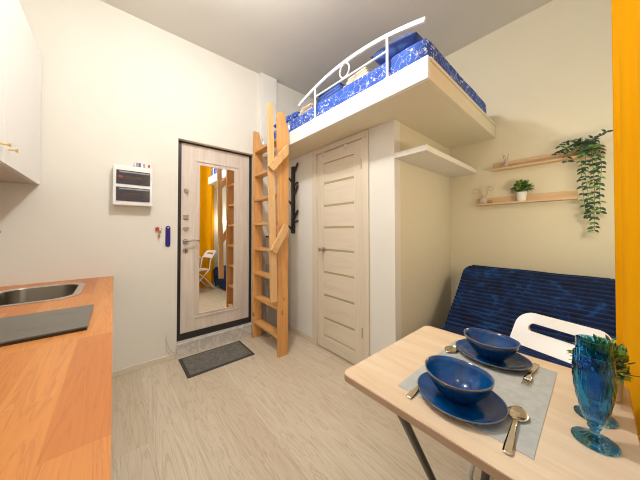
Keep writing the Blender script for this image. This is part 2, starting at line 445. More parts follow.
# door furniture
def disc(r, x, z, dep, y=-.022, n=20):
    bm = B(); lathe(bm, [(0, 0), (r, 0), (r, dep*.7), (r*.85, dep), (0, dep)], n)
    bmesh.ops.rotate(bm, verts=bm.verts, cent=(0,0,0), matrix=Matrix.Rotation(PI/2, 3, 'X'))
    bmesh.ops.translate(bm, verts=bm.verts, vec=(x, y, z)); return bm
k = link('night_latch', disc(.021, dx(.556), dz(1.68), .012), M['nickel'], d, smooth=.6)
link('latch_turn', box(B(), (dx(.560), -.055, dz(1.655)), (dx(.575), -.034, dz(1.687)), .004), M['nickel'], k)
link('square_plate', box(B(), (dx(.535), -.034, dz(1.383)), (dx(.583), -.022, dz(1.433)), .004), M['nickel'], d)
bm = B(); hp = []
for i in range(24):
    q = 2*PI*i/24
    hp.append((dx(.559)+.0017*16*math.sin(q)**3, -.022, dz(1.287)+.0017*(13*math.cos(q)-5*math.cos(2*q)-2*math.cos(3*q)-math.cos(4*q))))
prism(bm, hp, (0,-.012,0)); link('heart_escutcheon', bm, M['nickel'], d)
k = link('handle_rose', disc(.027, dx(.557), dz(1.157), .014), M['nickel'], d, smooth=.6)
bm = B(); tube(bm, [(dx(.557), -.03, dz(1.157)), (dx(.557), -.075, dz(1.157)), (dx(.568), -.085, dz(1.160)), (dx(.60), -.086, dz(1.168)), (dx(.64), -.085, dz(1.168)), (dx(.675), -.083, dz(1.160))], [.009,.009,.010,.009,.008,.007], 10)
link('handle_lever', bm, M['nickel'], k, smooth=True)
k = link('keyhole_rose', disc(.026, dx(.558), dz(1.065), .012), M['nickel'], d, smooth=.6)
link('lock_core', box(B(), (dx(.553), -.042, dz(1.052)), (dx(.563), -.034, dz(1.078)), .002), M['black'], k)

# bathroom door
d = empty('door_2', (XD, (DY0+DY1)/2, 0), 'pale narrow bathroom door with seven frosted glass strips', 'door', kind='structure')
yc = (DY0+DY1)/2; hwd = (DY1-DY0)/2
bm = B()
for s in (-1, 1): box(bm, (-.018, min(s*hwd, s*(hwd+.075)), 0), (.0, max(s*hwd, s*(hwd+.075)), DZ), .004)
box(bm, (-.018, -hwd-.075, DZ), (0, hwd+.075, DZ+.055), .004)
link('casing', bm, M['door_pale'], d)
bm = B()
for s in (-1, 1): box(bm, (0, min(s*hwd, s*(hwd-.006)), 0), (.088, max(s*hwd, s*(hwd-.006)), DZ))
link('door_jamb', bm, M['door_pale'], d)
S = [1.775, 1.531, 1.297, 1.060, .820, .575, .330]
y0, y1 = -hwd+.008, hwd-.008
bm = B(); sw = .095
box(bm, (-.004, y0, .012), (.034, y0+sw, DZ-.006), .002); box(bm, (-.004, y1-sw, .012), (.034, y1, DZ-.006), .002)
lf = link('door_leaf', bm, M['door_pale'], d)
bm = B()
box(bm, (-.003, y0+sw, .012), (.033, y1-sw, .14), .002); box(bm, (-.003, y0+sw, DZ-.12), (.033, y1-sw, DZ-.006), .002)
zs = [1.985] + S + [.145]
for i in range(len(zs)-1):
    top = zs[i]-.011 if i else DZ-.125; bot = zs[i+1]+.011 if i < 7 else .148
    box(bm, (.002, y0+sw, bot), (.028, y1-sw, top), .003)
link('rail_panel', bm, M['door_pale_h'], lf)
for z in S: link('glass_strip', box(B(), (.005, y0+sw, z-.011), (.024, y1-sw, z+.011)), M['frost'], lf)
k = link('handle_rose', lathe(B(), [(0,0),(.025,0),(.025,.008),(.012,.012),(.010,.035),(.018,.042),(.022,.055),(.018,.066),(0,.07)], 20), M['nickel'], lf, smooth=.7, loc=(-.004, 1.945-yc-.02, 1.065), rot=(0, -PI/2, 0))
for z in (.30, 1.83): link('hinge', tube(B(), [(-.02, -hwd-.001, z), (-.02, -hwd-.001, z+.09)], .006, 8), M['nickel'], d, smooth=.7)
# hooks over the bathroom door
for y, lb in ((1.935, 'small white hook clipped over bathroom door top, nearer the coat rack'), (1.60, 'small white hook clipped over bathroom door top, farther from the coat rack')):
    bm = B(); box(bm, (-.009, -.016, -.03), (-.006, .016, .012), .001); box(bm, (-.026, -.006, -.03), (-.008, .006, -.022), .002); box(bm, (-.028, -.006, -.03), (-.022, .006, -.012), .002)
    o = link('door_hook', bm, M['white_plastic'], loc=(XD+.0, y, DZ-.012)); tag(o, lb, 'hook', 'hooks on the bathroom door')

# loft
o = empty('loft_platform', (XF, YL, ZL0), 'cream loft bed platform above the bathroom door and sofa', 'loft bed', kind='structure')
LY1 = 2.704
link('deck', box(B(), (.03, .03, 0), (XR-XF, LY1-YL, .132), .002), M['wall2'], o)
link('front_fascia', box(B(), (0, 0, 0), (.03, LY1-YL, .138), .003), mat('white board', (.85,.83,.79), .4), o)
link('side_fascia', box(B(), (.03, 0, 0), (XR-XF, .03, .112), .003), M['wall2'], o)
link('edge_batten', box(B(), (.03, -.006, .114), (XR-XF, .03, .138), .003), M['wall2'], o)

# mattress
def mattress():
    bm = B(); x0, x1, y0, y1, z0, z1 = XF+.035, 2.68, YL+.022, 2.66, ZL1, ZL1+.155
    nx, ny, nz = 18, 30, 4
    box(bm, (x0, y0, z0), (x1, y1, z1), 0)
    bmesh.ops.subdivide_edges(bm, edges=bm.edges[:], cuts=17, use_grid_fill=True)
    c = Vector(((x0+x1)/2, (y0+y1)/2, (z0+z1)/2))
    for v in bm.verts:
        # rounded edges
        hx, hy, hz = (x1-x0)/2, (y1-y0)/2, (z1-z0)/2; r = .03
        p = v.co-c; q = Vector((max(-hx+r, min(hx-r, p.x)), max(-hy+r, min(hy-r, p.y)), max(-hz+r, min(hz-r, p.z))))
        dd = p-q
        if dd.length > 1e-6: v.co = c+q+dd.normalized()*r
        n = noise.noise(v.co*5.)
        if v.co.z > z0+.05: v.co += Vector((0,0,1))*n*.008
        v.co.x += max(0, noise.noise(v.co*9+Vector((4,0,0))))*-.006 if v.co.x < c.x else 0
    return bm
o = link('mattress', mattress(), M['floral'], smooth=True)
tag(o, 'thick mattress in blue and white floral sheet on the loft platform', 'mattress')
# bedding on the mattress
ZM = ZL1+.155
def cushion(name, label, cat, m, loc, size, rot, seed):
    o = link(name, pillowmesh(B(), *size, seed=seed), m, smooth=True, loc=loc, rot=rot); tag(o, label, cat); return o
cushion('pillow', 'plain deep blue pillow at the open end of the loft bed', 'pillow', M['blue_plain'], (1.63, .93, ZM+.118), (.34, .36, .15), (.06, -.12, .05), 1)
cushion('pillow', 'blue floral pillow at the ladder end of the loft bed', 'pillow', M['floral'], (1.64, 2.34, ZM+.085), (.36, .50, .13), (0, -.05, .05), 5)
def throw(name, label, m, x0, x1, y0, y1, hgt, loc_seed):
    bm = B(); n = 26
    prof = []
    for layer in range(3):
        pass
    # folded cloth: stacked soft slabs
    for i, (dxx, dyy) in enumerate(((0, 0), (.012, .02), (.02, .035))):
        h = hgt/3
        b2 = B(); box(b2, (x0+dxx, y0+dyy, i*h), (x1-dxx, y1-dyy, (i+1)*h-.002), h*.42, 3)
        bmesh.ops.subdivide_edges(b2, edges=[e for e in b2.edges if e.calc_length() > .1], cuts=6, use_grid_fill=True)
        for v in b2.verts: v.co.z += .01*noise.noise(v.co*6+Vector((loc_seed, 0, 0))); v.co.x += .012*noise.noise(v.co*5+Vector((0, loc_seed, 3)))
        me = bpy.data.meshes.new('tmp'); b2.to_mesh(me); b2.free(); bm.from_mesh(me); bpy.data.meshes.remove(me)
    o = link(name, bm, m, smooth=True, loc=(0,0,ZM+.014)); tag(o, label, 'blanket'); return o
throw('folded_blanket', 'plain blue folded blanket in the middle of the loft bed', M['blue_plain'], 1.475, 1.95, 1.44, 1.80, .125, 2)
throw('folded_blanket', 'beige folded blanket beside the blue floral pillow on the loft', M['cream_cloth'], 1.475, 1.95, 1.84, 2.07, .09, 6)
throw('folded_blanket', 'small beige folded blanket between blue blanket and blue pillow on the loft', M['cream_cloth'], 1.475, 1.9, 1.14, 1.41, .09, 11)

# bed rail
r_ = empty('bed_rail', (1.412, 1.315, ZL1), 'white arched metal guard rail along the loft edge', 'rail')
def arch(y): return 2.640 - .098*abs((y-1.300)/.64)**2.0
bm = B(); ys = [1.955 - i*(1.955-.66)/36 for i in range(37)]
pts = [(0, y-1.315, arch(y)-ZL1) for y in ys]
n = len(pts); rings = []
for p in pts: rings.append(p)
# flat bar section for the arch
hw_, ht_ = .009, .0135
prev = None
for i, p in enumerate(pts):
    a = Vector(pts[max(i-1, 0)]); b = Vector(pts[min(i+1, n-1)]); t = (b-a).normalized(); up = Vector((1,0,0)).cross(t).normalized()
    if up.z < 0: up = -up
    q = [bm.verts.new(Vector(p)+Vector((sx*hw_,0,0))+up*sz*ht_) for sx, sz in ((-1,-1),(1,-1),(1,1),(-1,1))]
    if prev:
        for j in range(4): bm.faces.new((prev[j], prev[(j+1)%4], q[(j+1)%4], q[j]))
    else: bm.faces.new(q)
    prev = q
bm.faces.new(prev)
link('top_bar', bm, M['white_metal'], r_, smooth=.6)
for y in (1.703, .924): link('post', tube(B(), [(0, y-1.315, 0), (0, y-1.315, arch(y)-ZL1-.01)], .0105, 10), M['white_metal'], r_, smooth=.8)
link('lower_bar', tube(B(), [(0, .924-1.315, 2.503-ZL1), (0, 1.703-1.315, 2.515-ZL1)], .008, 8), M['white_metal'], r_, smooth=.8)
bm = B(); tube(bm, [(0, 1.327-1.315+.052*math.cos(q), 2.574-ZL1+.056*math.sin(q)) for q in [2*PI*i/28 for i in range(29)]], .006, 8, cap=False)
link('ring', bm, M['white_metal'], r_, smooth=True)
for y in (1.703, .924): link('foot_plate', box(B(), (-.013, y-1.315-.02, 0), (.025, y-1.315+.02, .005), .001), M['white_metal'], r_)

# ladder
ld = empty('loft_ladder', (1.316, 2.375, 0), 'pine loft ladder with braced handrail beside the entrance door', 'ladder')
def P(x, y, z): return (x-1.33, y-2.40, z)
def plankxz(poly, y0, th, m, name, par, bev=.004):
    return link(name, prism(B(), [P(x, y0, z) for x, z in poly], (0, th, 0), bev=bev), m, par)
plankxz([(1.266,0),(1.378,0),(1.386,2.26),(1.327,2.49),(1.252,2.462)], 2.108, .034, M['pine'], 'stile', ld)
plankxz([(1.262,0),(1.384,0),(1.384,2.27),(1.335,2.46),(1.270,2.46)], 2.685, .034, M['pine'], 'stile', ld)
for i in range(8):
    z = .20+.2895*i
    link('tread', box(B(), P(1.276, 2.142, z-.03), P(1.376, 2.685, z), .004), M['pine_tread'], ld)
hr = plankxz([(1.165,.575),(1.236,.568),(1.184,2.517),(1.122,2.505)], 2.079, .028, M['pine_pale'], 'handrail', ld)
plankxz([(1.147,1.078),(1.207,1.040),(1.346,1.262),(1.340,1.320),(1.303,1.340)], 2.050, .028, M['pine_pale'], 'brace', ld)
plankxz([(1.116,1.882),(1.178,1.842),(1.350,2.045),(1.350,2.115),(1.324,2.135)], 2.050, .028, M['pine_pale'], 'brace', ld)
for y in (2.125, 2.702):
    bm = B()
    box(bm, P(1.384, y-.012, 2.20), P(1.388, y+.012, 2.40), .001); box(bm, P(1.384, y-.012, 2.335), P(1.46, y+.012, 2.340), .001) if False else None
    tube(bm, [P(1.386, y, 2.34), P(1.386, y, 2.372), P(1.392, y, 2.385), P(1.402, y, 2.378), P(1.404, y, 2.33)], .006, 8)
    link('hook_bracket', bm, M['steel'], ld, smooth=.8)
    for z in (2.23, 2.29):
        pass
for z in (1.93, 2.00, 1.10, 1.18):
    x = 1.21 if z > 1.5 else 1.23
    link('bolt', lathe(B(), [(0,0),(.008,0),(.008,.003),(0,.005)], 10), M['nickel'], ld, loc=P(x if z not in (1.93,1.10) else x-.05, 2.050, z), rot=(PI/2,0,0))

# grey board standing behind the ladder
b = empty('grey_board', (1.50, 2.60, 0), 'tall grey board with dark top edge standing behind the ladder', 'board')
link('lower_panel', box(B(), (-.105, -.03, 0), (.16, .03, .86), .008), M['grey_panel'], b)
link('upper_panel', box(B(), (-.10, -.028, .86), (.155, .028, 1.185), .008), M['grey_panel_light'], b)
link('top_edge', box(B(), (-.105, -.032, 1.185), (.16, .032, 1.205), .005), M['black'], b)

# coat rack
cr = empty('coat_rack', (XD, 2.485, 1.24), 'black branch shaped coat rack on the wall beside the bathroom door', 'coat rack')
link('pole', box(B(), (-.036, -.024, -.01), (-.004, .024, .83), .004), M['black_wood'], cr)
def branch(z, side):
    if side > 0: tube(bm, [(-.02, .005, z), (-.035, .05, z+.05), (-.07, .085, z+.095)], [.015,.014,.012], 8)
    else: tube(bm, [(-.02, -.005, z), (-.024, -.06, z+.06), (-.030, -.115, z+.12)], [.015,.014,.012], 8)
for z, s in ((.02, 1), (.155, -1), (.335, 1), (.455, -1), (.625, 1), (.735, -1)):
    bm = B(); branch(z, s); link('peg', bm, M['black_wood'], cr, smooth=.8)
for z in (.13, .60):
    bm = B(); tube(bm, [(-.02, -.01, z), (-.03, -.115, z+.012)], [.014,.012], 8); link('peg', bm, M['black_wood'], cr, smooth=.8)

# fuse box
fb = empty('fuse_box', (.127, YF, 1.49), 'white fuse box with two smoked windows on the entrance wall', 'fuse box')
bw = .14; bm = B()
box(bm, (-bw, -.08, 0), (bw, 0, .345), .008)
link('body', bm, M['white_plastic'], fb)
bm = B(); x0, x1 = -.118, .118
for z0, z1 in ((.038, .158), (.185, .305)):
    o = link('cover_window', box(B(), (x0, -.088, z0), (x1, -.079, z1), .004), M['smoke'], fb)
    link('breaker_row', box(B(), (x0+.01, -.0895, z0+.04), (x1-.06, -.0885, z0+.07), .0), mat('brown breakers', (.07,.04,.03), .3), o)
    link('glare_strip', box(B(), (x0+.02, -.0915, z1-.022), (x1-.004, -.088, z1-.010), .001), mat('pale glare', (.30,.30,.29), .15), o)  # glare on the smoked cover, put in as a pale coloured strip
    link('indicator', box(B(), (x0+.018, -.091, z0+.055), (x0+.042, -.0885, z0+.068), .001), M['red'] if z0 > .1 else M['black'], o)
cb = empty('small_box', (.195, YF-.045, 1.835), 'small printed white box lying on top of the fuse box', 'box')
link('carton', box(B(), (-.062, -.03, 0), (.062, .03, .048), .002), M['card'], cb)
bm = B()
for x0, x1 in ((-.052,-.048),(-.044,-.040),(-.036,-.018),(.000,.003),(.008,.013)): box(bm, (x0, -.031, .006), (x1, -.0297, .042))
link('printed_bars', bm, M['ink'], cb)
link('red_mark', box(B(), (.034, -.031, .012), (.050, -.0297, .036)), M['red'], cb)

# keys and shoehorn
kq = empty('hanging_keys', (.318, YF, 1.285), 'small bunch of keys with red fob hanging by the entrance door', 'keys')
link('hook', tube(B(), [(0, 0, .012), (0, -.02, .012), (0, -.024, .022)], .003, 6), M['nickel'], kq, smooth=True)
bm = B(); lathe(bm, [(0,0),(.016,0),(.018,.004),(.016,.008),(0,.008)], 16)
link('red_fob', bm, M['red'], kq, smooth=.6, loc=(-.006, -.012, 0), rot=(PI/2, 0, 0))
bm = B(); tube(bm, [(.016+.013*math.cos(q), -.016, -.004+.013*math.sin(q)) for q in [2*PI*i/14 for i in range(15)]], .002, 6, cap=False)
link('key_ring', bm, M['key_brass'], kq, smooth=True)
for dx_, a_ in ((.018, .1), (.012, -.25)):
    bm = B(); lathe(bm, [(0,-.0012),(.011,-.0012),(.011,.0012),(0,.0012)], 14, c=(0,0,0)); bmesh.ops.rotate(bm, verts=bm.verts, cent=(0,0,0), matrix=Matrix.Rotation(PI/2, 3, 'X'))
    box(bm, (-.0035, -.001, -.055), (.0035, .001, -.009)); box(bm, (.003, -.001, -.05), (.007, .001, -.044)); box(bm, (.003, -.001, -.038), (.006, .001, -.032))
    link('key', bm, M['key_brass'], kq, loc=(dx_, -.016 - abs(a_)*.02, -.030), rot=(0, a_+.25, 0))
sh = empty('hanging_shoehorn', (.401, YF, 1.11), 'violet blue plastic shoehorn hanging beside the keys', 'shoehorn')
bm = B(); nz = 16
pr = []
for i in range(nz+1):
    t = i/nz; z = t*.205
    w_ = .021 if t < .9 else .021*math.sqrt(max(.15, 1-((t-.9)/.1)**2*.85))
    if t < .08: w_ = .021*math.sqrt(max(.25, 1-((.08-t)/.08)**2*.75))
    row = []
    for j in range(7):
        u = -1+2*j/6; row.append(bm.verts.new((u*w_, -.006-.008*(1-u*u)*(1-t*.5), z)))
    pr.append(row)
for a, b in zip(pr, pr[1:]):
    for j in range(6): bm.faces.new((a[j], a[j+1], b[j+1], b[j]))
bmesh.ops.solidify(bm, geom=bm.faces[:], thickness=.002)
link('blade', bm, M['blue_plastic'], sh, smooth=.8)
link('nail', lathe(B(), [(0,0),(.006,0),(.006,.003),(0,.004)], 10), M['white_plastic'], sh, loc=(0, -.013, .186), rot=(PI/2,0,0))

# loose cable on the wall
bm = B(); pts = [(.395, YF-.004, .26), (.393, YF-.005, .18), (.40, YF-.006, .10), (.43, YF-.012, .052), (.455, YF-.02, .040), (.468, YF-.016, .052)]
sm = []
for i in range(len(pts)-1):
    for t in (0, .33, .66): sm.append(Vector(pts[i]).lerp(Vector(pts[i+1]), t))
tube(bm, sm, .0028, 6)
pts2 = [Vector((.398, YF-.004, .20)), Vector((.415, YF-.006, .13)), Vector((.445, YF-.010, .075)), Vector((.470, YF-.022, .065))]
tube(bm, pts2, .0025, 6)
o = link('loose_cable', bm, M['wire'], smooth=True); tag(o, 'thin cream cable looping down the wall beside the entrance step', 'cable')

# door mat
dm = empty('door_mat', (.797, 2.50, 0), 'grey door mat with dark border in front of the entrance step', 'mat', rz=0)
link('border', box(B(), (-.308, -.198, .0), (.308, .198, .006), .002), M['rubber'], dm)
link('pile', box(B(), (-.282, -.172, .004), (.282, .172, .010), .003), M['grey_mat'], dm)

# ------------------------------------------------------------------ kitchen
ZK = .8745
outer = [(-.615, YB+.04), (0., YB+.04), (0., YF-.002), (-.615, YF-.002)]
sink_hole = rrect(-.545, 2.035, -.185, 2.545, .1)
o = link('worktop', holed(B(), outer, sink_hole, ZK-.038, ZK), M['worktop']); tag(o, 'orange butcher block kitchen worktop along the left wall', 'worktop')
# base units
for i, y0 in enumerate((YB+.05, .45, 1.15, 1.85)):
    y1 = (.45, 1.15, 1.85, YF-.01)[i]
    lbs = ['white base unit under the worktop by the window', 'white base unit under the worktop, second from the window', 'white base unit under the hob', 'white base unit under the sink']
    u = empty('base_cabinet', (-.32, (y0+y1)/2, 0), lbs[i], 'cabinet', group='base units under the worktop')
    hy = (y1-y0)/2
    bm = B()
    box(bm, (-.28, -hy+.002, .10), (.24, -hy+.02, .828)); box(bm, (-.28, hy-.02, .10), (.24, hy-.002, .828)); box(bm, (-.28, -hy+.02, .10), (.24, hy-.02, .118)); box(bm, (-.28, -hy+.02, .118), (-.27, hy-.02, .828))
    link('carcass', bm, M['white_lacquer'], u)
    link('plinth', box(B(), (.17, -hy+.002, 0), (.19, hy-.002, .10)), M['base_grey'], u)
    dd = link('door', box(B(), (.242, -hy+.004, .105), (.26, hy-.004, .826), .002), M['white_lacquer'], u)
    link('knob', lathe(B(), [(0,0),(.005,0),(.005,.018),(.012,.022),(.012,.030),(0,.032)], 14), M['gold'], dd, smooth=.7, loc=(.26, hy-.06, .76), rot=(0, PI/2, 0))
# sink
s_ = empty('sink', (-.365, 2.29, ZK), 'stainless steel inset sink with rounded corners in the worktop', 'sink')
out = rrect(-.21, -.285, .21, .285, .115, 8); inn = rrect(-.175, -.25, .175, .25, .095, 8)
bm = B(); loops = []
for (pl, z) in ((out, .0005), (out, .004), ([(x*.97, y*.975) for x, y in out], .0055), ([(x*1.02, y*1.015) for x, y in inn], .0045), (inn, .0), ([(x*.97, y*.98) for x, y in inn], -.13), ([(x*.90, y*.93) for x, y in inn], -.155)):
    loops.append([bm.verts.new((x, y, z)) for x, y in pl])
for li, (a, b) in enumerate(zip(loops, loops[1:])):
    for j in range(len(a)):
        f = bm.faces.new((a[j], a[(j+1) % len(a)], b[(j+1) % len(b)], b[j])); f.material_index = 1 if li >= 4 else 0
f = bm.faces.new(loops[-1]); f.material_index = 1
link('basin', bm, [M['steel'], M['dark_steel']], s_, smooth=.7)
link('drain', lathe(B(), [(0,.004),(.03,.004),(.04,0)], 24), M['chrome'], s_, loc=(0, 0, -.1545), smooth=.7)
fa = empty('kitchen_tap', (-.585, 2.20, ZK), 'chrome kitchen tap standing behind the sink', 'tap')
link('tap_base', lathe(B(), [(0,0),(.022,0),(.022,.01),(.016,.02),(.015,.06),(0,.06)], 20), M['chrome'], fa, smooth=.7)
bm = B(); pts = [(0,0,.05), (0,0,.30)] + [(.05-.05*math.cos(q), .05-.05*math.cos(q), .345+.06*math.sin(q)) for q in [PI*i/10*.55 for i in range(11)]]
pts += [(.088, .093, .394)]
tube(bm, [(0,0,.05),(0,0,.30),(.004,.004,.35),(.02,.022,.385),(.045,.05,.395),(.075,.085,.388)], [.013]*4+[.012,.013], 12)
link('spout', bm, M['chrome'], fa, smooth=.8)
bm = B(); tube(bm, [(0,-.015,.07), (0,-.05,.085), (0,-.09,.11)], [.008,.007,.006], 10); link('tap_lever', bm, M['chrome'], fa, smooth=.8)
# hob
hb = empty('induction_hob', (-.335, 1.513, ZK), 'flat black glass hob set on the wooden worktop', 'hob')
link('glass_plate', box(B(), (-.26, -.187, .010), (.26, .187, .016), .002), M['hob'], hb)
link('hob_body', box(B(), (-.257, -.185, 0), (.257, .185, .010)), M['black'], hb)
for x in (-.13, .13):
    bm = B(); lathe(bm, [(.088,0),(.090,0),(.090,.0003),(.088,.0003),(.088,0)], 40); link('cooking_ring', bm, mat('ring print', (.16,.15,.14), .3), hb, loc=(x, 0, .0162))
# wall cabinet
wc = empty('wall_cabinet', (-.62, 1.985, 1.6175), 'white wall cabinet with small brass knobs above the sink', 'cabinet')
WB, WT = 0, .98; F = .19
bm = B(); hy0, hy1 = 1.225-1.985, YF-.006-1.985
box(bm, (.002, hy0, .012), (F-.02, hy0+.018, WT)); box(bm, (.002, hy1-.018, .012), (F-.02, hy1, WT)); box(bm, (.002, hy0+.018, WT-.018), (F-.02, hy1-.018, WT)); box(bm, (.002, hy0+.018, .012), (.012, hy1-.018, WT-.018))
link('carcass', bm, M['white_lacquer'], wc)
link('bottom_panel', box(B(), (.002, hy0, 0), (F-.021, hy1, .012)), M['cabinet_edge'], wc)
for y0, y1, ky in ((hy0, -.002, -.068), (.002, hy1, .047)):
    dr = link('door', box(B(), (F-.02, y0, 0), (F, y1, WT), .0015), M['white_lacquer'], wc)
    link('knob', lathe(B(), [(0,0),(.0045,0),(.0045,.020),(.006,.024),(.011,.030),(.011,.034),(0,.036)], 14), M['gold'], dr, smooth=.7, loc=(F, ky, .082), rot=(0, PI/2, 0))

# ------------------------------------------------------------------ white shelf in the recess
o = link('white_shelf', box(B(), (XD, .802, 1.853), (XR-.001, YR-.001, 1.897), .002), mat('shelf white', (.82,.79,.73), .45))
tag(o, 'thick white shelf board fixed high on the bathroom end wall', 'shelf')

# pine shelves
def ledge(label, y0, y1, zb, zt):
    o = empty('wall_shelf', (XR, (y0+y1)/2, zb), label, 'shelf', group='pine picture ledges')
    hl = abs(y1-y0)/2
    link('back_board', box(B(), (-.018, -hl, 0), (-.001, hl, zt-zb), .002), M['shelf_pine'], o)
    link('ledge_board', box(B(), (-.095, -hl, -.002), (-.018, hl, .013), .002), M['shelf_pine'], o)
    return o
ledge('upper pine picture ledge carrying the trailing plant', -.047, .655, 1.842, 1.920)
ledge('lower pine picture ledge carrying the small potted plant', .094, .800, 1.516, 1.590)

# plants
def bushy(root, n, r, h, z0, mats, ln=.03, wd=.016, seed=1, squash=.7):
    rnd = random.Random(seed); bm = B(); st = B()
    for i in range(n):
        th = rnd.uniform(0, 2*PI); ph = math.acos(rnd.uniform(-.1, 1)); rr = r*rnd.uniform(.55, 1.)
        d = Vector((math.sin(ph)*math.cos(th), math.sin(ph)*math.sin(th), math.cos(ph)*h/r))
        p = Vector((0,0,z0+.01)) + d*rr
        dd = (d + Vector((rnd.uniform(-.6,.6), rnd.uniform(-.6,.6), rnd.uniform(-.3,.6)))).normalized()
        leaf(bm, p, dd, Vector((rnd.uniform(-.4,.4), rnd.uniform(-.4,.4), 1)), ln*rnd.uniform(.7,1.2), wd*rnd.uniform(.7,1.2), rnd.choice(range(len(mats))))
        if i % 5 == 0: tube(st, [(d.x*.004, d.y*.004, z0-.02), (d.x*rr*.5, d.y*rr*.5, z0+d.z*rr*.6), p], .0012, 4)
    link('stems', st, M['stem'], root); return link('foliage', bm, mats, root)
pl = empty('potted_plant', (2.783, .438, 1.5295), 'small leafy plant in white pot on the lower pine shelf', 'plant')
bm = B(); prof = [(0,.0),(.029,0),(.032,.004),(.038,.078),(.040,.082),(.036,.082),(.034,.072),(0,.070)]
link('pot', lathe(bm, prof, 28), M['white_pot'], pl, smooth=.6); link('soil', lathe(B(), [(.034,.068),(.02,.073),(0,.074)], 20), M['soil'], pl)
fo = bushy(pl, 210, .068, .078, .085, [M['leaf_green'], M['leaf_dark'], M['leaf_green'], M['leaf_light']], .034, .020, 3)
for v in fo.data.vertices: v.co.x = max(-.09, min(.036, v.co.x))

# trailing plant
tp = empty('trailing_plant', (2.782, .055, 1.855), 'dark green trailing plant spilling from the end of the upper pine shelf', 'plant')
link('pot', lathe(B(), [(0,0),(.022,0),(.028,.05),(.030,.055),(.026,.055),(.024,.045),(0,.043)], 20), M['green_pot'], tp, smooth=.6)
rnd = random.Random(11); lb = B(); sb = B()
def vine(pts, step, ln, wd, spread=1.):
    ps = [Vector(p) for p in pts]; sm = []
    for i in range(len(ps)-1):
        for k in range(8):
            t = k/8; p0, p1, p2, p3 = ps[max(i-1,0)], ps[i], ps[i+1], ps[min(i+2, len(ps)-1)]
            sm.append(.5*((2*p1)+(p2-p0)*t+(2*p0-5*p1+4*p2-p3)*t*t+(3*p1-p0-3*p2+p3)*t**3))
    sm.append(ps[-1]); tube(sb, sm, .0016, 5)
    acc = 0
    for a, b in zip(sm, sm[1:]):
        acc += (b-a).length
        if acc > step:
            acc = 0; t = (b-a).normalized()
            for sgn in (-1, 1):
                sd = Vector((rnd.uniform(-.9,.5), sgn*rnd.uniform(.5,1.), rnd.uniform(-.4,.3)))
                leaf(lb, b, sd*spread + t*.5, Vector((-1, rnd.uniform(-.5,.5), rnd.uniform(.2,.9))), ln*rnd.uniform(.7,1.2), wd*rnd.uniform(.75,1.15), rnd.choice((0,0,0,1)))
# coordinates relative to the pot
for pts_, st_ in (
    ([(0,0,.05), (-.03,-.02,.085), (-.075,-.035,.03), (-.085,-.045,-.12), (-.08,-.05,-.30), (-.078,-.045,-.45), (-.08,-.045,-.585)], .019),
    ([(0,0,.05), (-.04,-.005,.09), (-.088,-.01,.02), (-.09,-.005,-.16), (-.085,-.02,-.33), (-.085,-.03,-.50)], .019),
    ([(0,0,.05), (-.02,-.05,.08), (-.07,-.075,.02), (-.082,-.085,-.12), (-.08,-.075,-.28), (-.078,-.075,-.45)], .021),
    ([(0,0,.05), (-.04,.015,.085), (-.087,.015,.01), (-.09,.012,-.2), (-.085,.0,-.40), (-.084,-.01,-.47)], .024),
    ([(0,0,.05), (-.03,-.03,.10), (-.06,-.06,.06), (-.09,-.06,-.04), (-.09,-.06,-.16)], .020),
    ([(0,0,.05), (-.02,.05,.085), (-.04,.11,.055), (-.05,.16,.025)], .016),
    ([(0,0,.05), (-.01,.03,.11), (-.02,.085,.125), (-.03,.13,.095)], .016),
    ([(0,0,.05), (-.03,.03,.09), (-.06,.08,.07), (-.07,.12,.04)], .016),
    ([(0,0,.05), (-.01,-.04,.11), (-.02,-.085,.125), (-.02,-.12,.15)], .018),
    ([(0,0,.05), (-.01,.01,.10), (-.03,.03,.13)], .014),
    ([(0,0,.05), (-.04,.0,.09), (-.07,-.02,.06), (-.09,-.03,.0)], .016),
    ([(0,0,.05), (-.06,.06,.06), (-.092,.085,.02), (-.09,.09,-.06)], .024)):
    vine(pts_, st_*1.2, .040, .021)
link('stems', sb, M['stem'], tp, smooth=True)
o = link('foliage', lb, [M['leaf_dark'], M['leaf_green']], tp)

# reed diffuser, twig vase
rd = empty('reed_diffuser', (2.79, .548, 1.8555), 'small glass reed diffuser on the upper pine shelf', 'diffuser')
link('bottle', lathe(B(), [(0,0),(.018,0),(.020,.004),(.020,.035),(.010,.045),(.010,.056),(.008,.056),(.008,.046),(.016,.034),(.016,.006),(0,.004)], 20), mat('pale pink glass', (.62,.48,.44), .12), rd, smooth=.7)
for a_, b_2 in ((.15, .1), (-.1, .18), (.05, -.15)):
    link('reed', tube(B(), [(0,0,.01), (a_*.12-.002, b_2*.12, .128)], .0018, 6), mat('reed', (.36,.20,.14), .7), rd)
tv = empty('twig_vase', (2.785, .728, 1.5295), 'small tan vase with curled twigs on the lower pine shelf', 'vase')
link('vase', lathe(B(), [(0,0),(.026,0),(.034,.015),(.036,.035),(.026,.058),(.016,.070),(.018,.078),(.014,.078),(.012,.070),(.022,.056),(.030,.034),(0,.006)], 24), mat('frosted tan glass', (.62,.52,.42), .3), tv, smooth=.7)
def curl(y0, sgn, z0, R, lenz, turns=1.4):
    pts = [(0, 0, .03), (0, sgn*.012, .07), (-.004, y0*.6, .07+lenz*.6)]
    c = Vector((-.006, y0, .07+lenz)); n = 26
    for i in range(n):
        a = -PI/2*0 + PI*2*turns*i/n; rr = R*(1-.65*i/n)
        pts.append((c.x, c.y + sgn*(-rr*math.cos(a)), c.z + rr*math.sin(a)))
    return pts
link('twig', tube(B(), curl(-.055, -1, 0, .030, .075), .0026, 6), M['twig'], tv, smooth=True)
link('twig', tube(B(), curl(.075, 1, 0, .028, .06, 1.0), .0026, 6), M['twig'], tv, smooth=True)
